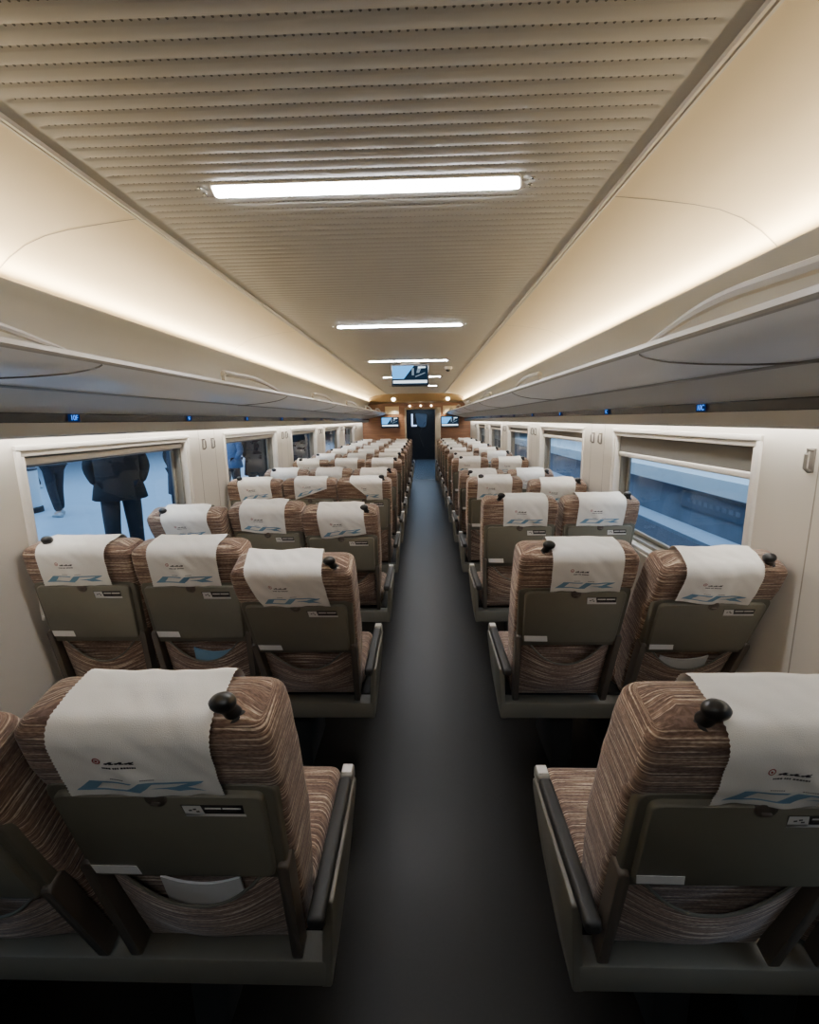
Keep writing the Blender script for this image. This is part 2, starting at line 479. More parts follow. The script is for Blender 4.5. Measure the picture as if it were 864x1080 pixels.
# ------------------------------------------------------------------ luggage racks
mb = MB(); mb.box((-1.5, YB - .08, 0), (1.5, YB, 2.4)); struct('wall_front', mb, M['dark'])
SHELL = [(.803, 1.800), (.792, 1.808), (.794, 1.819), (.81, 1.822), (.84, 1.815), (1.30, 1.80), (1.335, 1.84), (1.335, 1.93), (1.30, 2.01), (1.245, 2.066), (1.20, 2.086), (1.194, 2.094), (1.204, 2.100),
         (1.262, 2.082), (1.33, 2.02), (1.355, 1.95), (1.40, 1.80), (1.39, 1.68), (1.335, 1.600), (1.325, 1.578), (1.30, 1.575), (1.285, 1.584), (1.272, 1.631)]
STRIP = [(1.272, 1.631), (1.276, 1.633), (1.272, 1.664), (1.268, 1.668)]
FASC = [(1.268, 1.668), (1.24, 1.677), (1.0, 1.728)]
GLS = [(1.0, 1.728), (.985, 1.737), (.90, 1.752), (.85, 1.768), (.82, 1.786), (.803, 1.800)]
for sg, side in ((-1, 'left'), (1, 'right')):
    t = empty('luggage_rack', (sg * 1.3, 5.95, 1.6))
    tag(t, 'long grey luggage rack running along the %s wall above the windows' % side, 'luggage rack', 'luggage racks')
    inv = Matrix.Translation((-sg * 1.3, -5.95, -1.6))
    def prt(mb, name, m, parent=t, tr=True):
        o = mb.build(name, m, parent)
        if tr: o.data.transform(inv)
        return o
    mx = lambda P: [(sg * x, z) for x, z in P]
    mb = MB(); strip_profile(mx(SHELL), YB, YE - .02, mb); strip_profile(mx(FASC), YB, YE - .02, mb)
    prt(mb, 'shelf_shell', M['rack'])
    mb = MB(); strip_profile(mx(GLS), YB, YE - .02, mb); gl = prt(mb, 'underside_panel', M['rackglass'])
    gl['label'] = 'glossy grey curved underside panel'
    mb = MB()
    strip_profile(mx([(.99, 1.7325), (1.0, 1.7265), (1.006, 1.7262)]), YB, YE - .02, mb)
    for k in range(-1, 6):                         # curved joint sweeping from lip to crease
        yl = 1.47 + 2.0 * k
        P = []
        for i in range(13):
            u = i / 12
            j = u * (len(GLS) - 1); a = min(int(j), len(GLS) - 2); fr = j - a
            x = GLS[a][0] + (GLS[a + 1][0] - GLS[a][0]) * fr; z = GLS[a][1] + (GLS[a + 1][1] - GLS[a][1]) * fr
            P.append((sg * x, yl - .42 * (1 - u) ** 1.8, z - .001))
        if P[0][1] > YB: mb.tube(P, .0032, 6)
    prt(mb, 'panel_joint', M['joint'], gl)
    mb = MB(); strip_profile(mx(STRIP), YB, YE - .02, mb); st = prt(mb, 'indicator_strip', M['strip'])
    mb = MB(); strip_profile(mx([(.797, 1.803), (.7895, 1.808), (.7915, 1.8205), (.81, 1.8235)]), YB, YE - .02, mb); prt(mb, 'lip_edging', M['rackedge'])
    for k in range(-1, 6):                          # arched handrails on the lip
        yf = (3.33 if sg < 0 else 3.43) + 2.0 * (k - 1); yn = yf - .86 if sg < 0 else yf - .58
        if yn < YB: continue
        P = []; rr = []
        for i in range(17):
            u = i / 16
            y = yf + (yn - yf) * u
            h = .052 * math.sin(min(1, u / .62) * PI / 2) if u < .62 else .052 - .006 * (u - .62) / .38
            P.append((sg * (.812 + .05 * u * .6), y, 1.822 + h)); rr.append(.007 + .008 * min(1, u * 2))
        P.append((P[-1][0], yn - .004, P[-1][2] - .012)); rr.append(.012); P.append((P[-1][0], yn, 1.815)); rr.append(.010)
        mb = MB(); mb.tube(P, rr, 8); prt(mb, 'handrail', M['handrail'])
    for k in range(10):                            # blue seat number displays
        y = 1.95 + .98 * k
        if y > 11.6: break
        mb = MB(); q = .034
        mb.add([(sg * 1.2675, y - q, 1.635), (sg * 1.2675, y + q, 1.635), (sg * 1.2665, y + q, 1.664), (sg * 1.2665, y - q, 1.664)], [(0, 1, 2, 3)])
        d = mb.build('seat_display', M['led_bg'], t); d.data.transform(inv); d['label'] = 'blue lit seat number display'
        if k < 4:
            tx = text_mesh(('10F' if sg < 0 else '10C') if k == 0 else ('9F' if sg < 0 else '9C') if k == 1 else ('8' if k == 2 else '7'), .03, M['led_blue'], 'seat_number', d)
            # stand the lettering on the strip, facing the aisle
            rot = Matrix(((0, 0, -sg), (-sg, 0, 0), (0, 1, 0))).to_4x4()
            tx.data.transform(inv @ Matrix.Translation((sg * 1.2655, y, 1.6495)) @ rot)

# lamps along racks
for sg, side in ((-1, 'left'), (1, 'right')):
    mb = MB(); mb.box((min(sg * 1.262, sg * 1.28), .2, 2.092), (max(sg * 1.262, sg * 1.28), YE - .05, 2.098))
    tag(mb.build('cove_light', M['cove_lamp']), 'long warm cove light strip behind the %s luggage rack' % side, 'light', 'cove light strips')
    a = add_light('cove_glow_' + side, 'AREA', (sg * 1.225, 6.45, 2.11), 45, (1, .79, .49), 12.6, .03, spread=170)
    a.rotation_euler = Vector((-sg * .35, 0, .95)).to_track_quat('-Z', 'Y').to_euler()
    # long side along Y
    a.matrix_world = Matrix.Translation(a.location) @ Matrix((Vector((0, 1, 0)), Vector((0, 1, 0)).cross(Vector((sg * .30, 0, -.95)).normalized()) * -1, Vector((sg * .30, 0, -.95)).normalized())).transposed().to_4x4()
    mb = MB(); mb.box((min(sg * 1.405, sg * 1.42), .2, 1.612), (max(sg * 1.405, sg * 1.42), YE - .05, 1.618))
    tag(mb.build('wall_light', M['cove_lamp']), 'thin light strip hidden under the %s luggage rack, washing the wall' % side, 'light', 'wall light strips')
    z = Vector((-sg * .25, 0, 1)).normalized(); y = Vector((0, 1, 0))
    b = add_light('wall_wash_' + side, 'AREA', (0, 0, 0), 23, (1, .94, .83), 12.6, .02, spread=170)
    b.matrix_world = Matrix.Translation((sg * 1.395, 6.45, 1.605)) @ Matrix((y, z.cross(y), z)).transposed().to_4x4()

# ------------------------------------------------------------------ ceiling lights
def make_ceiling_light():
    t = empty('ceiling_light')
    P = round_poly([(-.448, .032), (-.434, -.030), (.434, -.030), (.448, .032)], .01, 3)
    mb = MB(); mb.plate(P, lambda x, y, d: (x, y, d), -.006, .012, .003); d = mb.build('diffuser', M['lamp'], t)
    mb = MB()
    Q = round_poly([(-.455, .038), (-.439, -.036), (.439, -.036), (.455, .038)], .012, 3)
    mb.plate(Q, lambda x, y, d: (x, y, d), -.002, .012, .002); mb.build('surround', M['trimw'], t)
    for sx in (-1, 1):
        for dy in (-.018, .02):
            mb = MB(); mb.box((sx * .474 - .006, dy - .004, -.003), (sx * .474 + .006, dy + .004, .004), .002)
            mb.build('screw', M['chrome'], t)
    return t
l0 = make_ceiling_light()
for k in range(5):
    l = l0 if k == 0 else copy_tree(l0)
    l.location = (.008, 1.51 + 2.045 * k, 2.281)
    tag(l, '%s bright bar light from the camera, set across the ribbed ceiling' % ORD[k], 'ceiling light', 'bar lights across the ceiling')

lb = copy_tree(l0); lb.location = (0, -.535, 2.281); tag(lb, 'added unseen bar light behind the camera, brightening the front row', 'ceiling light', 'bar lights across the ceiling')  # unseen extra light, added to brighten the rear faces of the front row
for ch in lb.children:
    if ch.name.startswith('diffuser'):
        ch.data = ch.data.copy(); ch.data.materials[0] = M['lamp_fill']
# ------------------------------------------------------------------ seats
Y0, PITCH = .865, 1.0
LBK = .735
YR = [(0, .035), (.28, .030), (.35, .012), (.55, .012), (.588, -.004), (.63, -.010), (.69, -.010), (.735, -.008)]
YF = [(0, .13), (.15, .16), (.3, .168), (.5, .150), (.62, .136), (.735, .118)]
HW = [(0, .193), (.2, .202), (.33, .210), (.55, .217), (.68, .219), (.735, .217)]

def ring_pts(hw, yr, yf, rb, rf, n=6):
    P = [(-hw, yr), (hw, yr), (hw, yf), (-hw, yf)]
    return round_poly(P, [rb, rb, rf, rf], n)

def make_backrest():
    mb = MB(); rings = []; uvs = []
    ts = [.004, .03, .1, .18, .25, .29, .33, .4, .47, .54, .56, .58, .60, .63, .66, .68, .698]
    spec = [(t, 0.) for t in ts]
    rt = .034
    for k in range(0, 9):
        a = k / 8 * PI / 2
        spec.append((LBK - rt + rt * math.sin(a), rt * (1 - math.cos(a))))
    spec += [(LBK + .003, .046), (LBK + .005, .060)]
    v = 0.; last = None
    for t, ins in spec:
        hw = interp(HW, t) - ins; yr = interp(YR, t) + ins * .75; yf = interp(YF, t) - ins * .9
        if ins > .05: yr = min(yr, .05); yf = max(yf, yr + .006)
        rb = max(.004, min(.020, (yf - yr) * .45)); rf = max(.004, min(.030, (yf - yr) * .5))
        p2 = ring_pts(hw, yr, yf, rb, rf)
        # soft crown of the rear and front faces
        pts = []
        for x, y in p2:
            cr = 1 - (x / max(hw, .01)) ** 2
            yy = y + (.006 * cr if y > (yr + yf) / 2 and False else 0) - (.006 * cr if t > .55 and y < yr + .012 else 0)
            pts.append((x, yy, t))
        if last: v += (Vector((0, yr, t)) - last).length
        last = Vector((0, yr, t))
        rings.append(pts)
        u = [0.]
        q = pts + [pts[0]]
        for a, b in zip(q, q[1:]): u.append(u[-1] + (Vector(a) - Vector(b)).length)
        tot = u[-1]
        kk = 1 if ins > .014 else 0                     # on the crown the stripes run straight across
        uvs.append([((k_ / tot) * 1.15 * (1 - kk) + (pt[0] + .22) * kk, t + (pt[1] - yr) * kk) for k_, pt in zip(u, q)])
    mb.loft(rings, uvs=uvs)
    return mb

# path of the head cover over the top, (t, y, outward normal)
def cover_path():
    P = []
    for k in range(11):
        t = .578 + (.701 - .578) * k / 10; P.append((t, interp(YR, t) - .009 - .003))
    y0 = P[-1][1]
    for k in range(1, 9):
        a = k / 8 * PI / 2; P.append((.701 + .0405 * math.sin(a), y0 + .034 * (1 - math.cos(a))))
    P.append((.7435, .050)); P.append((.7435, .070))
    for k in range(1, 6):
        a = k / 5 * PI / 2; P.append((.702 + .0415 * math.cos(a), .088 + .038 * math.sin(a)))
    for k in range(1, 6): P.append((.702 - .02 * k, .128 + .0045 * k))
    return P
CP = cover_path()
CS = [0.]
for a, b in zip(CP, CP[1:]): CS.append(CS[-1] + math.hypot(a[0] - b[0], a[1] - b[1]))
def cp_at(s):
    s = max(0, min(CS[-1], s))
    for i in range(len(CS) - 1):
        if s <= CS[i + 1]:
            k = (s - CS[i]) / (CS[i + 1] - CS[i])
            t = CP[i][0] + (CP[i + 1][0] - CP[i][0]) * k; y = CP[i][1] + (CP[i + 1][1] - CP[i][1]) * k
            d = (CP[i + 1][0] - CP[i][0], CP[i + 1][1] - CP[i][1]); L = math.hypot(*d)
            return t, y, (d[1] / L, -d[0] / L)     # normal in (t, y): rear face -> (0,-1)
    return CP[-1][0], CP[-1][1], (0, 1)

VAR = [  # centre shift, skew, hem slope, hem raise, pull-in of the left edge, seed, half width
    dict(dx=-.006, sk=.02, sl=0., up=.002, fold=0., seed=1., hw=.135),
    dict(dx=.01, sk=-.05, sl=.02, up=.012, fold=0., seed=5., hw=.131),
    dict(dx=-.01, sk=.05, sl=-.015, up=.006, fold=0., seed=9., hw=.131),
    dict(dx=.015, sk=.0, sl=.045, up=.05, fold=0., seed=14., hw=.131),
    dict(dx=.02, sk=.0, sl=0., up=.0, fold=.17, seed=21., hw=.130),
    dict(dx=-.02, sk=-.10, sl=.0, up=.0, fold=.03, seed=27., hw=.138),
    dict(dx=.024, sk=-.03, sl=.0, up=.003, fold=0., seed=33., hw=.128),
]
def cover_pt(V, a, s, off=0.):
    tot = CS[-1]
    s2 = s
    f = max(0, 1 - s / .15)                        # 1 at the hem
    s2 = s + f * (V['up'] + V['sl'] * a)
    t, y, n = cp_at(s2)
    x = V['dx'] + a * V['hw'] - V['sk'] * (s - .15) * -1
    if a < 0: x += V['fold'] * f * (-a)
    w = noise.noise(Vector((x * 9, s * 11, V['seed']))) + .6 * noise.noise(Vector((x * 26 + s * 20, s * 16, V['seed'] + 3)))
    lift = .0012 + .0048 * (w + .8) + .005 * f * f * (.5 + .5 * math.sin(a * 5 + V['seed']))
    lift = max(.0012, lift) + off
    return (x, y + n[1] * lift, t + n[0] * lift)
def make_cover(V):
    mb = MB(); nu, nv = 40, 110; vs = []; fs = []
    for j in range(nv + 1):
        s = CS[-1] * j / nv
        for i in range(nu + 1):
            a = -1 + 2 * i / nu
            if i in (0, nu): a += (.008 if j % 2 else -.008) * (1 if i else -1)   # pinked edge
            vs.append(cover_pt(V, a, s))
    w = nu + 1
    for j in range(nv):
        for i in range(nu): fs.append((j * w + i, j * w + i + 1, (j + 1) * w + i + 1, (j + 1) * w + i))
    mb.add(vs, fs); return mb
def make_print(V):
    mb = MB()
    def quad(p, mi, nx=8, ny=2):
        # picture px (zoom of the nearest cover) -> cover (a, s)
        def m2(q): return ((q[0] - 404) * .000342 / .145, (386 - q[1]) * .00034)
        A, B, C, D = [m2(q) for q in p]
        vs = []; fs = []
        for j in range(ny + 1):
            for i in range(nx + 1):
                u = i / nx; v = j / ny
                a = (A[0] * (1 - u) + B[0] * u) * (1 - v) + (D[0] * (1 - u) + C[0] * u) * v
                s = (A[1] * (1 - u) + B[1] * u) * (1 - v) + (D[1] * (1 - u) + C[1] * u) * v
                vs.append(cover_pt(V, a, s, .0022))
        w = nx + 1
        for j in range(ny):
            for i in range(nx): fs.append((j * w + i, j * w + i + 1, (j + 1) * w + i + 1, (j + 1) * w + i))
        mb.add(vs, fs, mi)
    B = 0
    quad([(30, 332), (128, 250), (208, 250), (132, 332)], B, 6, 5)
    quad([(128, 248), (366, 248), (350, 261), (116, 261)], B, 14)
    quad([(46, 318), (318, 318), (302, 332), (30, 332)], B, 14)
    quad([(298, 332), (400, 248), (484, 248), (388, 332)], B, 6, 5)
    quad([(400, 248), (748, 248), (730, 263), (384, 263)], B, 16)
    quad([(664, 262), (732, 262), (640, 297), (556, 297)], B, 5, 3)
    quad([(450, 299), (560, 288), (640, 290), (560, 306)], B, 8)
    quad([(540, 304), (640, 290), (744, 326), (600, 328)], B, 8, 3)
    for q in range(14):                                     # small red ring
        a0, a1 = 2 * PI * q / 14, 2 * PI * (q + 1) / 14
        quad([(216 + r_ * math.cos(a), 96 + r_ * math.sin(a)) for a, r_ in ((a0, 21), (a1, 21), (a1, 15), (a0, 15))], 2, 1, 1)
    quad([(209, 90), (223, 92), (221, 104), (211, 103)], 2, 1, 1)
    for x in (250, 304, 356):                               # brush-written word
        quad([(x, 117), (x + 34, 100), (x + 52, 101), (x + 16, 119)], 1, 3)
        quad([(x + 4, 108), (x + 44, 106), (x + 46, 111), (x + 6, 113)], 1, 3)
        quad([(x + 26, 112), (x + 56, 111), (x + 52, 118), (x + 30, 119)], 1, 2)
    quad([(380, 112), (412, 96), (414, 101), (388, 119)], 1, 3)
    x = 234
    rnd = random.Random(3)
    while x < 414:                                          # one line of small characters
        wd = rnd.choice((8, 10, 12)); quad([(x, 138), (x + wd, 138), (x + wd, 149), (x, 149)], 1, 1, 1); x += wd + (10 if rnd.random() < .2 else 3)
    for x0 in (250, 414):
        x = x0
        while x < x0 + 74:
            quad([(x, 229), (x + 8, 229), (x + 8, 235), (x, 235)], 1, 1, 1); x += 11
    return mb

def back_plate(x, t, d): return (x, d, t)

def make_parts():
    P = {}
    return P

def make_seat(knob):
    root = empty('train_seat')
    def put(o, ):
        o['tilt'] = 1; return o
    back = put(make_backrest().build('backrest', M['fabric'], root, smooth=50))
    # plastic shell with the folded tray table
    mb = MB(); P = round_poly([(-.200, .307), (.200, .307), (.210, .586), (-.210, .586)], [.02, .02, .03, .03])
    mb.plate(P, back_plate, -.006, .02, .004); sh = put(mb.build('back_shell', M['shell'], root))
    mb = MB(); P = round_poly([(-.180, .335), (.180, .335), (.190, .573), (-.190, .573)], [.012, .012, .022, .022])
    mb.plate(P, back_plate, -.019, 0, .004); tray = put(mb.build('tray_table', M['olive'], root))
    mb = MB(); ang = [2 * PI * k / 20 for k in range(20)]
    mb.plate([(.02 * math.cos(a), .567 + .02 * math.sin(a)) for a in ang], back_plate, -.022, -.01, .003)
    mb.box((-.009, -.027, .556), (.009, -.02, .563), .003, mi=0); mb.build('latch', M['arm'], tray)
    # safety sticker: white pictogram field, black text field, white strip
    mb = MB(); q = lambda pts, mi: mb.add([(x, y, t + .050) for x, t, y in pts], [tuple(range(len(pts)))], mi)
    e = -.0196
    q([(.040, .502, e), (.152, .502, e), (.152, .478, e), (.045, .478, e)], 1)
    q([(.043, .500, e - .0003), (.076, .500, e - .0003), (.082, .473, e - .0003), (.046, .473, e - .0003)], 0)
    q([(.046, .478, e - .0003), (.154, .478, e - .0003), (.155, .471, e - .0003), (.046, .471, e - .0003)], 0)
    for x0, x1 in ((.083, .112), (.115, .148)): q([(x0, .4945, e - .0003), (x1, .4945, e - .0003), (x1, .4905, e - .0003), (x0, .4905, e - .0003)], 2)
    for x0, x1 in ((.086, .11), (.117, .14)): q([(x0, .486, e - .0003), (x1, .486, e - .0003), (x1, .485, e - .0003), (x0, .485, e - .0003)], 3)
    for dx, dt in ((.053, .486), (.061, .489), (.066, .483)): q([(dx, dt + .003, e - .0006), (dx + .006, dt + .004, e - .0006), (dx + .007, dt, e - .0006), (dx + .001, dt - .001, e - .0006)], 1)
    mb.build('warning_sticker', [M['label'], M['sticker'], M['cover'], M['olive']], tray, smooth=0, fix=False)['label'] = 'white and black warning sticker'
    mb = MB(); mb.plate([(-.174, .342), (-.084, .340), (-.088, .366), (-.178, .368)], back_plate, -.0202, -.018, .0004)
    mb.build('blank_label', M['label'], tray)['label'] = 'blank white label'
    # pocket with scooped opening
    mb = MB(); nu, nv = 24, 14; vs = []; fs = []; uv = []; fu = []
    def tt(u): return .310 - .095 * max(0, 1 - abs(u / .85) ** 2.2)
    def pk(u, v):
        t = .015 + (tt(u) - .015) * v
        return (u * (.168 + .004 * v), .026 - .040 * v ** .8 * (1 - .5 * u * u) - .018 * math.sin(PI * v) * (1 - u * u), t)
    for j in range(nv + 1):
        for i in range(nu + 1):
            u = -1 + 2 * i / nu; v = j / nv; p = pk(u, v); vs.append(p); uv.append((p[0] * 1., p[2] + .06 * (1 - u * u) * v))
    w = nu + 1
    for j in range(nv):
        for i in range(nu):
            f = (j * w + i, j * w + i + 1, (j + 1) * w + i + 1, (j + 1) * w + i); fs.append(f); fu.append(tuple(uv[k] for k in f))
    mb.add(vs, fs, 0, fu); pc = put(mb.build('seat_pocket', M['pocket'], root, smooth=70))
    mb = MB(); mb.tube([pk(-1 + 2 * i / 30, 1) for i in range(31)], .0035, 6); mb.build('pocket_piping', M['frame'], pc)
    # tray arms
    for sx in (-1, 1):
        mb = MB()
        P = round_poly([(sx * .172, .010), (sx * .196, .010), (sx * .208, .362), (sx * .184, .362)], [.006, .006, .012, .012], 4)
        mb.plate(P, back_plate, -.016, .024, .005); put(mb.build('tray_arm', M['arm'], root))
    # head cover and its print: filled in per copy
    cv = put(MB_cover[0].build('headrest_cover', M['cover'], root, smooth=80))
    pr = MB_print[0].build('printed_emblem', [M['print_blue'], M['print_ink'], M['print_red']], cv, smooth=0, fix=False)
    pr['label'] = 'printed blue-grey letters CR with small dark script above'
    # cushion
    bm = bmesh.new(); bmesh.ops.create_cube(bm, size=1)
    for v in bm.verts: v.co = Vector((v.co.x * .405, .295 + v.co.y * .40, .05 + v.co.z * .096))
    bmesh.ops.bevel(bm, geom=bm.edges[:], offset=.034, segments=5, profile=.5, affect='EDGES')
    mb = MB(); bm.verts.index_update()
    vv = [v.co.copy() for v in bm.verts]; ff = [[v.index for v in f.verts] for f in bm.faces]; bm.free()
    mb.add([tuple(v) for v in vv], ff, 0, [tuple((vv[i].x, vv[i].y - vv[i].z) for i in f) for f in ff])
    mb.build('seat_cushion', M['fabric'], root, smooth=50)
    # black grab knob on the outer corner
    if knob:
        c = Vector(((.158 if knob > 0 else -.128), .020, LBK - .010)); mb = MB(); rings = []
        ax = Vector((-knob * .22, -.12, 1)).normalized(); e1 = ax.cross(Vector((0, 1, 0))).normalized(); e2 = ax.cross(e1)
        for h, r_, sq in ((0, .020, 1), (.006, .020, 1), (.008, .015, 1), (.02, .0135, 1), (.026, .0155, 1.1), (.031, .018, 1.18), (.037, .019, 1.2), (.044, .017, 1.18), (.049, .011, 1.15), (.051, .003, 1)):
            rings.append([tuple(c + ax * h + (e1 * math.cos(a) * r_ * sq + e2 * math.sin(a) * r_ * .92) - Vector((knob * .010 * (h / .05), 0, 0))) for a in [2 * PI * k / 20 for k in range(20)]])
        mb.loft(rings); put(mb.build('grab_knob', M['black'], root, smooth=50))
    return root

MB_cover = [make_cover(v) for v in VAR]; MB_print = [make_print(v) for v in VAR]
protos = {k: make_seat(k) for k in (1, -1, 0)}
cover_me = []; print_me = []
for i in range(len(VAR)):
    a = MB_cover[i].build('headrest_cover', M['cover'], smooth=80); b = MB_print[i].build('printed_emblem', [M['print_blue'], M['print_ink'], M['print_red']], smooth=0, fix=False)
    cover_me.append(a.data); print_me.append(b.data); bpy.data.objects.remove(a); bpy.data.objects.remove(b)

SEATX = {'A': -1.195, 'B': -.752, 'C': -.310, 'D': .735, 'F': 1.205}
KNOB = {'A': -1, 'B': 0, 'C': 1, 'D': -1, 'F': 1}
WHERE = {'A': 'beside the left windows', 'B': 'in the middle of the left block', 'C': 'left of the aisle', 'D': 'right of the aisle', 'F': 'beside the right windows'}
used = set()
TILT = {}
for r in range(12):
    for s in 'ABCDF': TILT[(r, s)] = 16 + random.uniform(-1.5, 1.5)
for k, v in {(0, 'C'): 14, (0, 'D'): 15, (0, 'B'): 21, (1, 'A'): 9, (1, 'B'): 10, (1, 'C'): 22, (1, 'D'): 15, (1, 'F'): 22,
             (2, 'A'): 22, (2, 'B'): 16, (2, 'C'): 21, (2, 'D'): 10, (2, 'F'): 10, (3, 'A'): 10, (3, 'B'): 8, (3, 'C'): 9, (3, 'D'): 11, (3, 'F'): 19,
             (4, 'A'): 18, (4, 'B'): 18, (4, 'C'): 20, (4, 'D'): 25, (4, 'F'): 25, (5, 'A'): 14, (5, 'B'): 13, (5, 'C'): 14, (5, 'D'): 13, (5, 'F'): 16, (6, 'D'): 19}.items(): TILT[k] = v
CVAR = {(0, 'C'): 0, (0, 'D'): 6, (1, 'A'): 0, (1, 'B'): 0, (1, 'C'): 5, (1, 'D'): 6, (1, 'F'): 2, (2, 'A'): 1, (2, 'B'): 2, (2, 'C'): 1, (2, 'D'): 6, (2, 'F'): 0,
        (3, 'A'): 1, (3, 'B'): 3, (3, 'C'): 4}
seats = {}
for r in range(12):
    for s in 'ABCDF':
        p = protos[KNOB[s]]
        o = copy_tree(p) if KNOB[s] in used else p; used.add(KNOB[s])
        o.location = (SEATX[s], Y0 + PITCH * r, .428)
        vi = CVAR.get((r, s), random.choice((0, 1, 2, 0, 1, 2, 5)))
        for ch in o.children:
            if ch.get('tilt'):
                ch.rotation_euler = (R(TILT[(r, s)]), 0, 0)
            if ch.name.startswith('headrest_cover'):
                ch.data = cover_me[vi]
                for g in ch.children: g.data = print_me[vi]
        extra = {(3, 'C'): 'with cover askew '}.get((r, s), '')
        tag(o, 'brown striped train seat %s%s, %s row from the camera' % (extra, WHERE[s], ORD[r]), 'seat', 'rows of train seats')
        seats[(r, s)] = o
for o in bpy.data.objects:
    if 'tilt' in o: del o['tilt']

# seat base frames
def make_base(sg):
    t = empty('seat_base_frame')
    x0, x1 = (-1.412, -.062) if sg < 0 else (.500, 1.434)      # wall end, aisle end in world x
    xa = x1 if sg < 0 else x0; ou = 1 if sg < 0 else -1       # aisle edge and outward direction
    mb = MB(); mb.box((x0, -.012, .345), (x1, .06, .418), .008, 2); mb.build('rear_rail', M['frame'], t)
    mb = MB(); mb.box((x0 + .02, .07, .37), (x1 - .02, .47, .416), .01); mb.build('seat_pan', M['dark'], t)
    for px in (x0 + .30, x1 - .36):
        mb = MB(); mb.box((px - .05, .12, 0.), (px + .05, .42, .372), .012); mb.build('pedestal', M['dark'], t)
    mb = MB(); P = round_poly([(-.012, .345), (-.004, .575), (.34, .588), (.375, .58), (.375, .545), (.28, .43), (.10, .355)], [.006, .01, .004, .02, .02, .05, .03], 4)
    lo = xa + ou * .0; sl = .02
    mb.plate(P, lambda y, z, d: (xa + ou * (d + (z - .6) * .05), y, z), .020, -.002, .004); sp = mb.build('side_panel', M['frame'], t)
    mb = MB(); mb.box((min(xa - ou * .024, xa + ou * .012), -.070, .578), (max(xa - ou * .024, xa + ou * .012), .335, .610), .010, 3)
    ap = mb.build('armrest', M['pad'], t)
    mb = MB(); mb.box((min(xa - ou * .023, xa + ou * .014), .332, .572), (max(xa - ou * .023, xa + ou * .014), .385, .612), .009, 3)
    mb.build('armrest_cap', M['cap'], ap)
    mb = MB(); mb.box((min(xa - ou * .019, xa + ou * .009), .345, .6115), (max(xa - ou * .019, xa + ou * .009), .378, .613))
    mb.build('seat_label', M['label'], ap)['label'] = 'small white label'
    # wall side armrest
    xb = x0 if sg < 0 else x1
    mb = MB(); mb.box((min(xb, xb + ou * .012), -.02, .585), (max(xb, xb + ou * .012), .36, .615), .008, 2); mb.box((min(xb, xb + ou * .010), .02, .40), (max(xb, xb + ou * .010), .10, .60), .006)
    w = mb.build('armrest', M['pad'], t)
    mb = MB(); mb.box((min(xb - ou * .006, xb + ou * .004), -.024, .598), (max(xb - ou * .006, xb + ou * .004), .13, .610), .003); mb.build('armrest_edge', M['cover'], w)
    return t
for sg, side, cnt in ((-1, 'left', 'three'), (1, 'right', 'two')):
    b0 = make_base(sg)
    for r in range(12):
        b = b0 if r == 0 else copy_tree(b0)
        b.location = (0, Y0 + PITCH * r, 0)
        tag(b, 'grey base frame with aisle armrest under the %s %s seats, %s row from camera' % (cnt, side, ORD[r]), 'seat base', 'seat base frames')

# magazines in the pockets
for (r, s, dx, sz, m, lb) in ((0, 'C', .0, .17, 'label', 'white leaflet in the seat pocket nearest the camera, left of the aisle'),
                              (1, 'B', .03, .18, 'print_blue', 'blue and white magazine in the pocket of the second row middle seat'),
                              (1, 'F', .0, .19, 'label', 'white booklet in the pocket of the second row right window seat')):
    mb = MB(); n = 12; rings = []
    for d in (0, .004):
        pass
    vs = []; fs = []
    for k, d in enumerate((.0, .005)):
        for i in range(n + 1):
            u = -1 + 2 * i / n; y = .016 - .003 * (1 - u * u) + d
            for t in (.12, .262 - .02 * (1 - u * u)): vs.append((dx + u * sz / 2, y, t))
    w = 2 * (n + 1)
    for i in range(n):
        a = 2 * i; fs += [(a, a + 2, a + 3, a + 1), (w + a, w + a + 1, w + a + 3, w + a + 2), (a + 1, a + 3, w + a + 3, w + a + 1), (a, w + a, w + a + 2, a + 2)]
    fs += [(0, 1, w + 1, w), (2 * n, w + 2 * n, w + 2 * n + 1, 2 * n + 1)]
    mb.add(vs, fs); o = mb.build('magazine', M[m])
    st = seats[(r, s)]; o.location = st.location; o.rotation_euler = (R(TILT[(r, s)]), 0, 0)
    tag(o, lb, 'magazine', 'reading matter in seat pockets')

# ------------------------------------------------------------------ end wall, header, monitors, door
DX0, DX1, DZ = -.27, .50, 1.89
mb = MB(); mb.box((-1.5, YE, 0), (DX0 - .03, YE + .08, 2.3)); mb.box((DX1 + .14, YE, 0), (1.5, YE + .08, 2.3)); mb.box((DX0 - .03, YE, DZ + .04), (DX1 + .14, YE + .08, 2.3))
struct('wall_back', mb, M['wood'])
mb = MB(); mb.box((DX0 - .04, YE - .03, 0), (DX0 + .005, YE + .1, DZ + .05), .008); mb.box((DX1, YE - .05, 0), (DX1 + .15, YE + .1, DZ + .05), .01)
struct('trim_3', mb, M['steel'])
mb = MB(); mb.box((DX0 + .005, YE - .03, DZ), (DX1, YE + .1, DZ + .05), .006); struct('trim_4', mb, M['bronze'])
mb = MB()                                           # curved bronze header below the ceiling
rings = []
for i in range(17):
    u = -1 + 2 * i / 16; x = u * 1.22
    zt = 2.30 - .10 * abs(u) ** 3.0
    rings.append([(x, YE - .42, zt), (x, YE - .40, zt - .06), (x, YE - .30, 2.09), (x, YE - .02, 2.06), (x, YE - .02, 2.3), (x, YE - .40, 2.32)])
mb.loft(rings); struct('trim_5', mb, M['bronze'])
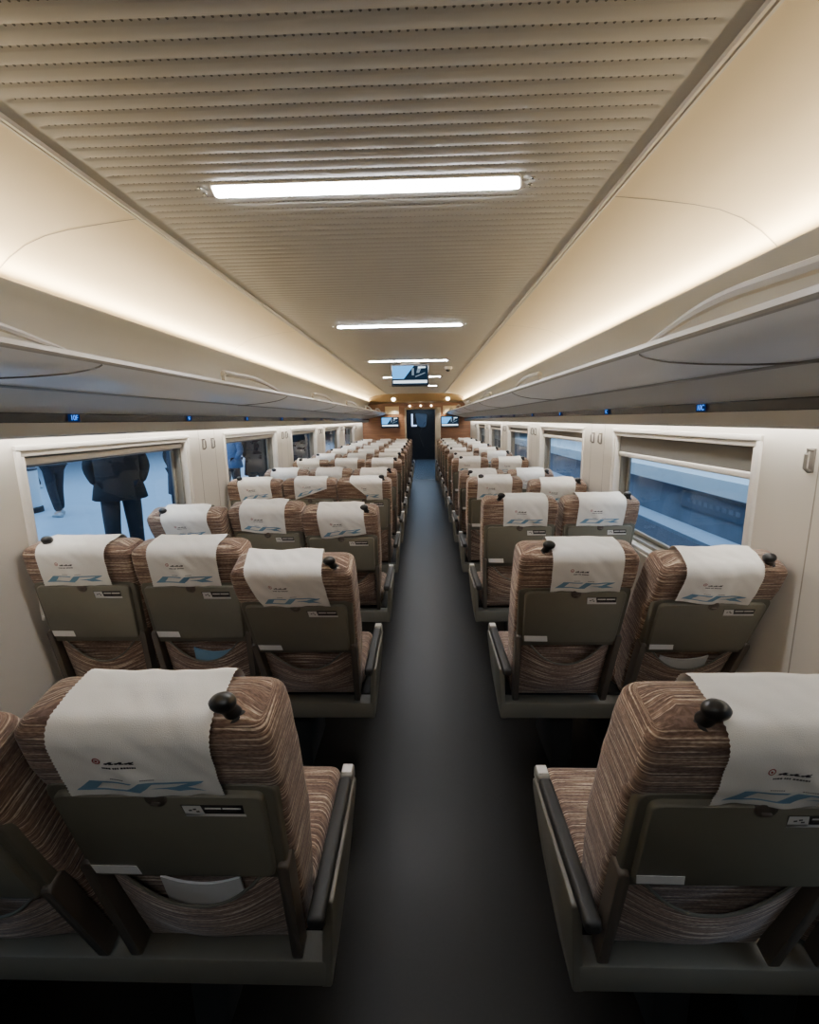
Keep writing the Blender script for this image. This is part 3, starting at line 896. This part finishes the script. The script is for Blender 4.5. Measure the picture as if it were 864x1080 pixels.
for x, side in ((-.58, 'left'), (.82, 'right')):
    mb = MB(); mb.plate([(x + .05 * math.cos(a), .05 * math.sin(a)) for a in [2 * PI * k / 16 for k in range(16)]], lambda a, b, d: (a, YE - .36 - d * .9 + b * .0, 2.15 + b + d * .0), .012, -.01, .003)
    tag(mb.build('downlight', M['lamp_small']), 'small round downlight in the bronze header, %s of the door' % side, 'light', 'downlights in the header')
    add_light('down_spot_' + side, 'SPOT', (x, YE - .20, 2.04), 22, (1, .84, .6), spot_size=R(100), spot_blend=.6, shadow_soft_size=.03)
for x in (-.17, .12, .40):
    mb = MB(); mb.plate([(x + .022 * math.cos(a), .022 * math.sin(a)) for a in [2 * PI * k / 12 for k in range(12)]], lambda a, b, d: (a, YE - .03 - d, 1.985 + b), .004, -.005, .001)
    tag(mb.build('indicator_lamp', M['lamp_small']), 'tiny round lamp on the lintel, %s of three above the door' % {-.17: 'left', .12: 'middle', .40: 'right'}[x], 'light', 'lamps above the door')
for x, lb in ((-.66, 'left'), (.88, 'right')):      # pale panels painting the downlight pools, each with a small notice
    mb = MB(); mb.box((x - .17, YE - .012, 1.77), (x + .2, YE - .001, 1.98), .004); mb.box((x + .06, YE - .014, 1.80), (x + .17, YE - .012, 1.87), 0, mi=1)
    tag(mb.build('light_pool_sign', [M['cove'], M['label']]), 'pale panel painting the downlight pool, with a small sign, above the %s wall monitor' % lb, 'sign', 'painted light pools with signs on the end wall')

def make_monitor(w, h, name):
    t = empty(name)
    mb = MB(); mb.box((-w / 2, 0, -h / 2), (w / 2, .05, h / 2), .006, 2); mb.build('monitor_case', M['black'], t)
    mb = MB(); W2, H2 = w / 2 - .03 * w, h / 2 - .07 * h
    def q(p, mi, e): mb.add([(x * W2, -.002 - e, z * H2) for x, z in p], [tuple(range(len(p)))], mi)
    q([(-1, -1), (1, -1), (1, 1), (-1, 1)], 1, 0)
    q([(-1, -.35), (-.35, -.35), (.22, 1), (-1, 1)], 0, .001)
    q([(.10, .0), (.22, .0), (.22, .75), (.10, .75)], 3, .001); q([(.36, .25), (.52, .25), (.66, .85), (.44, .85)], 3, .001)
    q([(.46, .72), (.88, .76), (.88, .9), (.46, .9)], 2, .002); q([(.3, -.2), (.85, .2), (.85, .3), (.3, -.1)], 3, .001)
    q([(-.96, -.82), (.96, -.82), (.96, -.52), (-.96, -.52)], 2, .001)
    mb.build('screen', [M['screen_blue'], M['screen_dark'], M['screen_white'], M['screen_grey']], t, smooth=0, fix=False)['label'] = 'lit screen with a blue sky picture and white caption bar'
    return t
m = make_monitor(.47, .29, 'wall_monitor'); m.location = (-.70, YE - .052, 1.565)
tag(m, 'small black wall monitor on the end wall, left of the door', 'monitor', 'wall monitors')
m2 = copy_tree(m); m2.location = (.895, YE - .052, 1.56); tag(m2, 'small black wall monitor on the end wall, right of the door', 'monitor', 'wall monitors')
tv = make_monitor(.44, .25, 'ceiling_monitor'); tv.location = (.025, 5.75, 2.133)
mb = MB(); mb.box((-.11, .03, .11), (.11, .07, .154), .006); mb.build('ceiling_bracket', M['cap'], tv)
tag(tv, 'black monitor hanging from the ceiling in mid car, lit screen', 'monitor')

t = empty('ceiling_camera', (.50, 6.3, 2.281)); tag(t, 'small white security camera with dark lens on the ceiling', 'camera')
mb = MB(); rings = []
for z, r_ in ((0, .05), (-.02, .05), (-.03, .046), (-.034, .034)): rings.append([(r_ * math.cos(a), r_ * math.sin(a), z) for a in [2 * PI * k / 20 for k in range(20)]])
mb.loft(rings); mb.build('camera_housing', M['trimw'], t)
mb = MB(); rings = []
for k in range(6):
    a_ = k / 5 * PI / 2 * .98; rings.append([(.034 * math.cos(a_) * math.cos(a), .034 * math.cos(a_) * math.sin(a), -.034 - .03 * math.sin(a_)) for a in [2 * PI * q / 16 for q in range(16)]])
mb.loft(rings); mb.build('lens_dome', M['black'], t)

# vestibule behind the doorway
YV = 19.8
mb = MB(); mb.box((-.62, YE + .08, -.05), (.85, YV + .1, 0)); struct('floor.001', mb, M['vfloor'])
mb = MB(); mb.box((-.62, YE + .08, 0), (-.54, YV, 2.1)); struct('wall_vestibule_left', mb, M['vest'])
mb = MB(); mb.box((.70, YE + .08, 0), (.78, YV, 2.1)); struct('wall_vestibule_right', mb, M['vest'])
mb = MB(); mb.box((-.62, YE + .08, 2.1), (.85, YV + .1, 2.15)); struct('ceiling.001', mb, M['vest'])
mb = MB(); mb.box((-.62, YE + .085, .0), (.85, YE + .09, .004)); struct('trim_6', mb, M['steel'])
d = empty('door_1', (.05, YV - .02, 0)); d['kind'] = 'structure'
mb = MB(); mb.box((-.62, 0, 0), (.68, .05, 2.1)); mb.build('door_leaf', M['doordark'], d)
mb = MB(); P = round_poly([(-.10, 1.35), (.26, 1.30), (.30, 1.86), (-.18, 1.90)], [.16, .16, .08, .08], 5)
mb.plate(P, lambda x, z, e: (x, e, z), -.012, 0, .004); mb.build('door_window', M['doorglass'], d)
mb = MB(); mb.box((-.34, -.016, 1.36), (-.28, 0, 1.86), .004); mb.box((-.34, -.016, 1.36), (-.12, 0, 1.42), .004); mb.build('lit_frame', M['frame_glow'], d)  # glow stands for the L-shaped light patch on the door, no lamp there
mb = MB(); mb.tube([(.22, -.02, 1.52), (.06, -.02, 1.24), (.0, -.02, 1.0), (.06, -.02, .78), (.16, -.02, .52)], [.012, .014, .018, .03, .014], 8); mb.build('door_streak', M['chrome'], d)  # chrome tube put in for the pale streak reflected on the door
add_light('vestibule_glow', 'AREA', (.1, 16.5, 2.08), 26, (.62, .8, 1.), 1.0, 5.0)

# ------------------------------------------------------------------ outside, left: the platform and the people on it
mb = MB(); mb.box((-16, -6, -1.6), (-1.72, 60, -.02)); struct('station_platform', mb, M['platform'])
mb = MB(); mb.box((-1.95, -6, -.02), (-1.80, 60, -.016)); struct('platform_edge_line', mb, M['ledge'])
mb = MB(); mb.box((-16.3, -6, 0), (-16, 60, 5)); struct('station_wall', mb, M['farwall'])
add_light('platform_light', 'AREA', (-7.5, 14, 4.6), 1800, (.52, .76, 1.), 7, 40)

def skinned(name, verts, edges, radii, m, parent, sub=1):
    me = bpy.data.meshes.new(name); me.from_pydata(verts, edges, []); me.materials.append(m)
    o = bpy.data.objects.new(name, me); COL.objects.link(o); o.parent = parent
    o.modifiers.new('skin', 'SKIN').use_smooth_shade = True
    for sv, r_ in zip(me.skin_vertices[0].data, radii): sv.radius = (r_, r_) if not isinstance(r_, tuple) else r_
    me.skin_vertices[0].data[0].use_root = True
    s = o.modifiers.new('sub', 'SUBSURF'); s.levels = sub; s.render_levels = sub
    return o

def person(loc, rz, coat, trouser, shoe, hem, stride, label, cat='person', h=1.0):
    t = empty('person', loc, rz); t.scale = (h, h, h); tag(t, label, cat, 'people on the platform')
    s = stride
    leg = lambda sx: [(sx * .09, 0, .90), (sx * .10, sx * s * .5 + .03, .50), (sx * .10, sx * s - .02, .09)]
    body_v = [(0, 0, .95), (0, -.01, 1.15), (0, 0, 1.34), (0, .0, 1.47), (0, .015, 1.54), (0, .03, 1.62), (0, .015, 1.70)]
    body_r = [.13, .12, .14, .06, .055, (.075, .09), .06]
    e = [(0, 1), (1, 2), (2, 3), (3, 4), (4, 5), (5, 6)]
    def chain(st, pts, rr):
        p = st
        for a, b in zip(pts, rr):
            body_v.append(a); body_r.append(b); e.append((p, len(body_v) - 1)); p = len(body_v) - 1
        return p
    for sx in (-1, 1):
        chain(0, leg(sx) + [(sx * .10, sx * s + .10, .045)], [.085, .055, .04, .035])
        chain(2, [(sx * .17, 0, 1.38), (sx * .24, -.04, 1.12), (sx * .17, .03, .97), (sx * .13, .04, .96)], [.055, .045, .03, .028])
    chain(5, [(0, .135, 1.605)], [.014])
    skinned('body', body_v, e, body_r, M['skin'], t)
    # hair
    mb = MB(); rings = []
    for k in range(8):
        a_ = -.15 + k / 7 * (PI / 2 + .13)
        rings.append([(.088 * math.cos(a_) * math.cos(a), .0 + .108 * math.cos(a_) * math.sin(a), 1.66 + .11 * math.sin(a_)) for a in [2 * PI * q / 16 for q in range(16)]])
    mb.loft(rings); mb.build('hair', M['hair'], t, smooth=80)
    # trousers
    v = [(0, 0, .96)]; r_ = [.135]; ee = []
    for sx in (-1, 1):
        p = 0
        for a, b in zip(leg(sx), (.105, .078, .064)):
            v.append(a); r_.append(b); ee.append((p, len(v) - 1)); p = len(v) - 1
    skinned('trousers', v, ee, r_, M[trouser], t)
    # coat: torso lofted, sleeves skinned
    mb = MB(); rings = []
    prof = [(1.47, .075, .07), (1.44, .14, .09), (1.40, .205, .115), (1.30, .215, .145), (1.12, .20, .15), (.98, .215, .16)]
    if hem < .95: prof += [(.98 - (.98 - hem) * .5, .235, .175), (hem + .01, .25, .185), (hem, .235, .17)]
    else: prof += [(.93, .215, .16), (.92, .20, .15)]
    for z, a1, b1 in prof: rings.append([(a1 * math.cos(a), b1 * math.sin(a), z) for a in [2 * PI * q / 24 for q in range(24)]])
    mb.loft(rings); c = mb.build('coat', M[coat], t, smooth=80)
    for sx in (-1, 1):
        skinned('sleeve', [(sx * .16, 0, 1.39), (sx * .25, -.04, 1.12), (sx * .185, .04, .96)], [(0, 1), (1, 2)], [.075, .065, .055], M[coat], c)
        mb = MB(); y0 = sx * s
        rr = []
        for yy, w_, hh in ((-.09, .02, .05), (-.075, .036, .085), (-.02, .04, .10), (.05, .043, .07), (.12, .042, .05), (.165, .03, .035), (.18, .01, .02)):
            rr.append([(sx * .10 + w_ * math.cos(a), y0 + yy, max(0, hh / 2 + hh / 2 * math.sin(a))) for a in [2 * PI * q / 12 for q in range(12)]])
        mb.loft(rr); mb.build('shoe', M[shoe], t, smooth=60)
    return t
PZ = -.02
person((-6.55, 8.42, PZ), R(70), 'coat_black', 'trouser', 'shoe_grey', .93, .13, 'person in short dark jacket and pale shoes walking, left in the nearest window')
person((-3.12, 5.0, PZ), R(-150), 'coat_black', 'trouser', 'shoe', .80, .10, 'person in wide black coat standing in the middle of the nearest left window', h=1.06)
person((-3.45, 7.0, PZ), R(160), 'coat_navy', 'trouser', 'shoe', .60, .05, 'person in dark coat at the far edge of the nearest left window')
person((-3.72, 7.6, PZ), R(200), 'coat_black', 'trouser', 'shoe', .85, .08, 'person in dark jacket standing behind the dark coat at the window edge')
person((-10.2, 12.3, PZ), R(100), 'coat_navy', 'trouser', 'shoe_grey', .93, .14, 'distant person walking far behind on the platform, seen between two nearer people')
person((-3.50, 9.0, PZ), R(150), 'coat_blue', 'trouser', 'shoe', .80, .10, 'person in pale blue jacket seen through the second left window')
person((-3.12, 9.3, PZ), R(30), 'coat_black', 'trouser', 'shoe', .62, .05, 'person in black coat right of the pale blue jacket, second left window')
person((-3.1, 10.3, PZ), R(-40), 'coat_navy', 'trouser', 'shoe', .9, .10, 'person in navy jacket at the far edge of the second left window')
person((-3.0, 11.9, PZ), R(190), 'coat_black', 'trouser', 'shoe', .6, .08, 'person in dark coat seen through the third left window')
person((-3.05, 13.2, PZ), R(120), 'coat_navy', 'trouser', 'shoe', .9, .06, 'person in navy jacket farthest away, seen through the third left window')
t = empty('litter_bin', (-7.6, 8.75, PZ)); tag(t, 'white ribbed drum shaped bin on the platform, left in the nearest window', 'bin')
mb = MB(); rings = []
for z, r_ in ((.10, .34), (.12, .36), (.8, .36), (.82, .34)): rings.append([((r_ + (.008 if q % 2 else 0)) * math.cos(a), (r_ + (.008 if q % 2 else 0)) * math.sin(a), z) for q, a in enumerate([2 * PI * k / 48 for k in range(48)])])
mb.loft(rings); mb.build('drum', M['bin'], t)
mb = MB(); rings = [[(r_ * math.cos(a), r_ * math.sin(a), z) for a in [2 * PI * k / 32 for k in range(32)]] for z, r_ in ((0, .38), (.09, .38), (.11, .33))]
mb.loft(rings); mb.build('foot', M['coat_black'], t)
mb = MB(); rings = [[(r_ * math.cos(a), r_ * math.sin(a), z) for a in [2 * PI * k / 32 for k in range(32)]] for z, r_ in ((.81, .37), (.84, .37), (.87, .30), (.88, .1))]
mb.loft(rings); mb.build('lid', M['coat_navy'], t)

# ------------------------------------------------------------------ outside, right: track and opposite platform
mb = MB(); mb.box((1.55, -6, -1.9), (7.9, 80, -1.6)); struct('track_bed', mb, M['ballast'])
mb = MB(); mb.box((7.15, -6, -1.6), (7.9, 80, -1.50)); struct('drain_kerb', mb, M['platform'])
mb = MB(); mb.box((7.9, -6, -1.9), (12.5, 80, -.42)); struct('station_platform.001', mb, M['concrete'])
mb = MB(); mb.box((7.75, -6, -.42), (12.5, 80, 0)); struct('platform_coping', mb, M['ledge'])
mb = MB(); mb.box((12.5, -6, -.2), (12.8, 80, 5)); struct('station_wall.001', mb, M['farwall'])
for x, lb in ((4.2, 'nearer'), (5.64, 'farther')):
    mb = MB(); P = [(-.07, 0), (.07, 0), (.07, .02), (.012, .035), (.012, .12), (.036, .13), (.036, .17), (-.036, .17), (-.036, .13), (-.012, .12), (-.012, .035), (-.07, .02)]
    mb.loft([[(x + a, y, -1.6 + b) for a, b in P] for y in (-6, 80)])
    tag(mb.build('track_rail', M['rail']), '%s steel rail of the empty track outside the right windows' % lb, 'rail', 'rails of the empty track')
mb = MB(); mb.box((7.86, 11.2, -1.0), (7.9, 14.2, -.55), .01)
for k in range(9): mb.box((7.852, 11.5 + k * .27, -.84), (7.862, 11.66 + k * .27, -.72), 0, mi=1)
tag(mb.build('wall_plate', [M['sign'], M['concrete']]), 'grey plate with faded lettering on the opposite platform face', 'sign')
add_light('track_light', 'AREA', (6.2, 16, 5.0), 1750, (.64, .82, 1.), 4, 46)

# ------------------------------------------------------------------ world and colour
w = bpy.data.worlds.new('world'); S.world = w; w.use_nodes = True
w.node_tree.nodes['Background'].inputs['Color'].default_value = (.25, .33, .45, 1); w.node_tree.nodes['Background'].inputs['Strength'].default_value = .03
S.view_settings.view_transform = 'AgX'
S.view_settings.look = 'None'
S.view_settings.use_white_balance = True
S.view_settings.white_balance_temperature = 5950
S.view_settings.white_balance_tint = 10
S.view_settings.exposure = .95
S.cycles.use_denoising = True
S.cycles.max_bounces = 8; S.cycles.diffuse_bounces = 5; S.cycles.transparent_max_bounces = 12
S.cycles.sample_clamp_indirect = 6
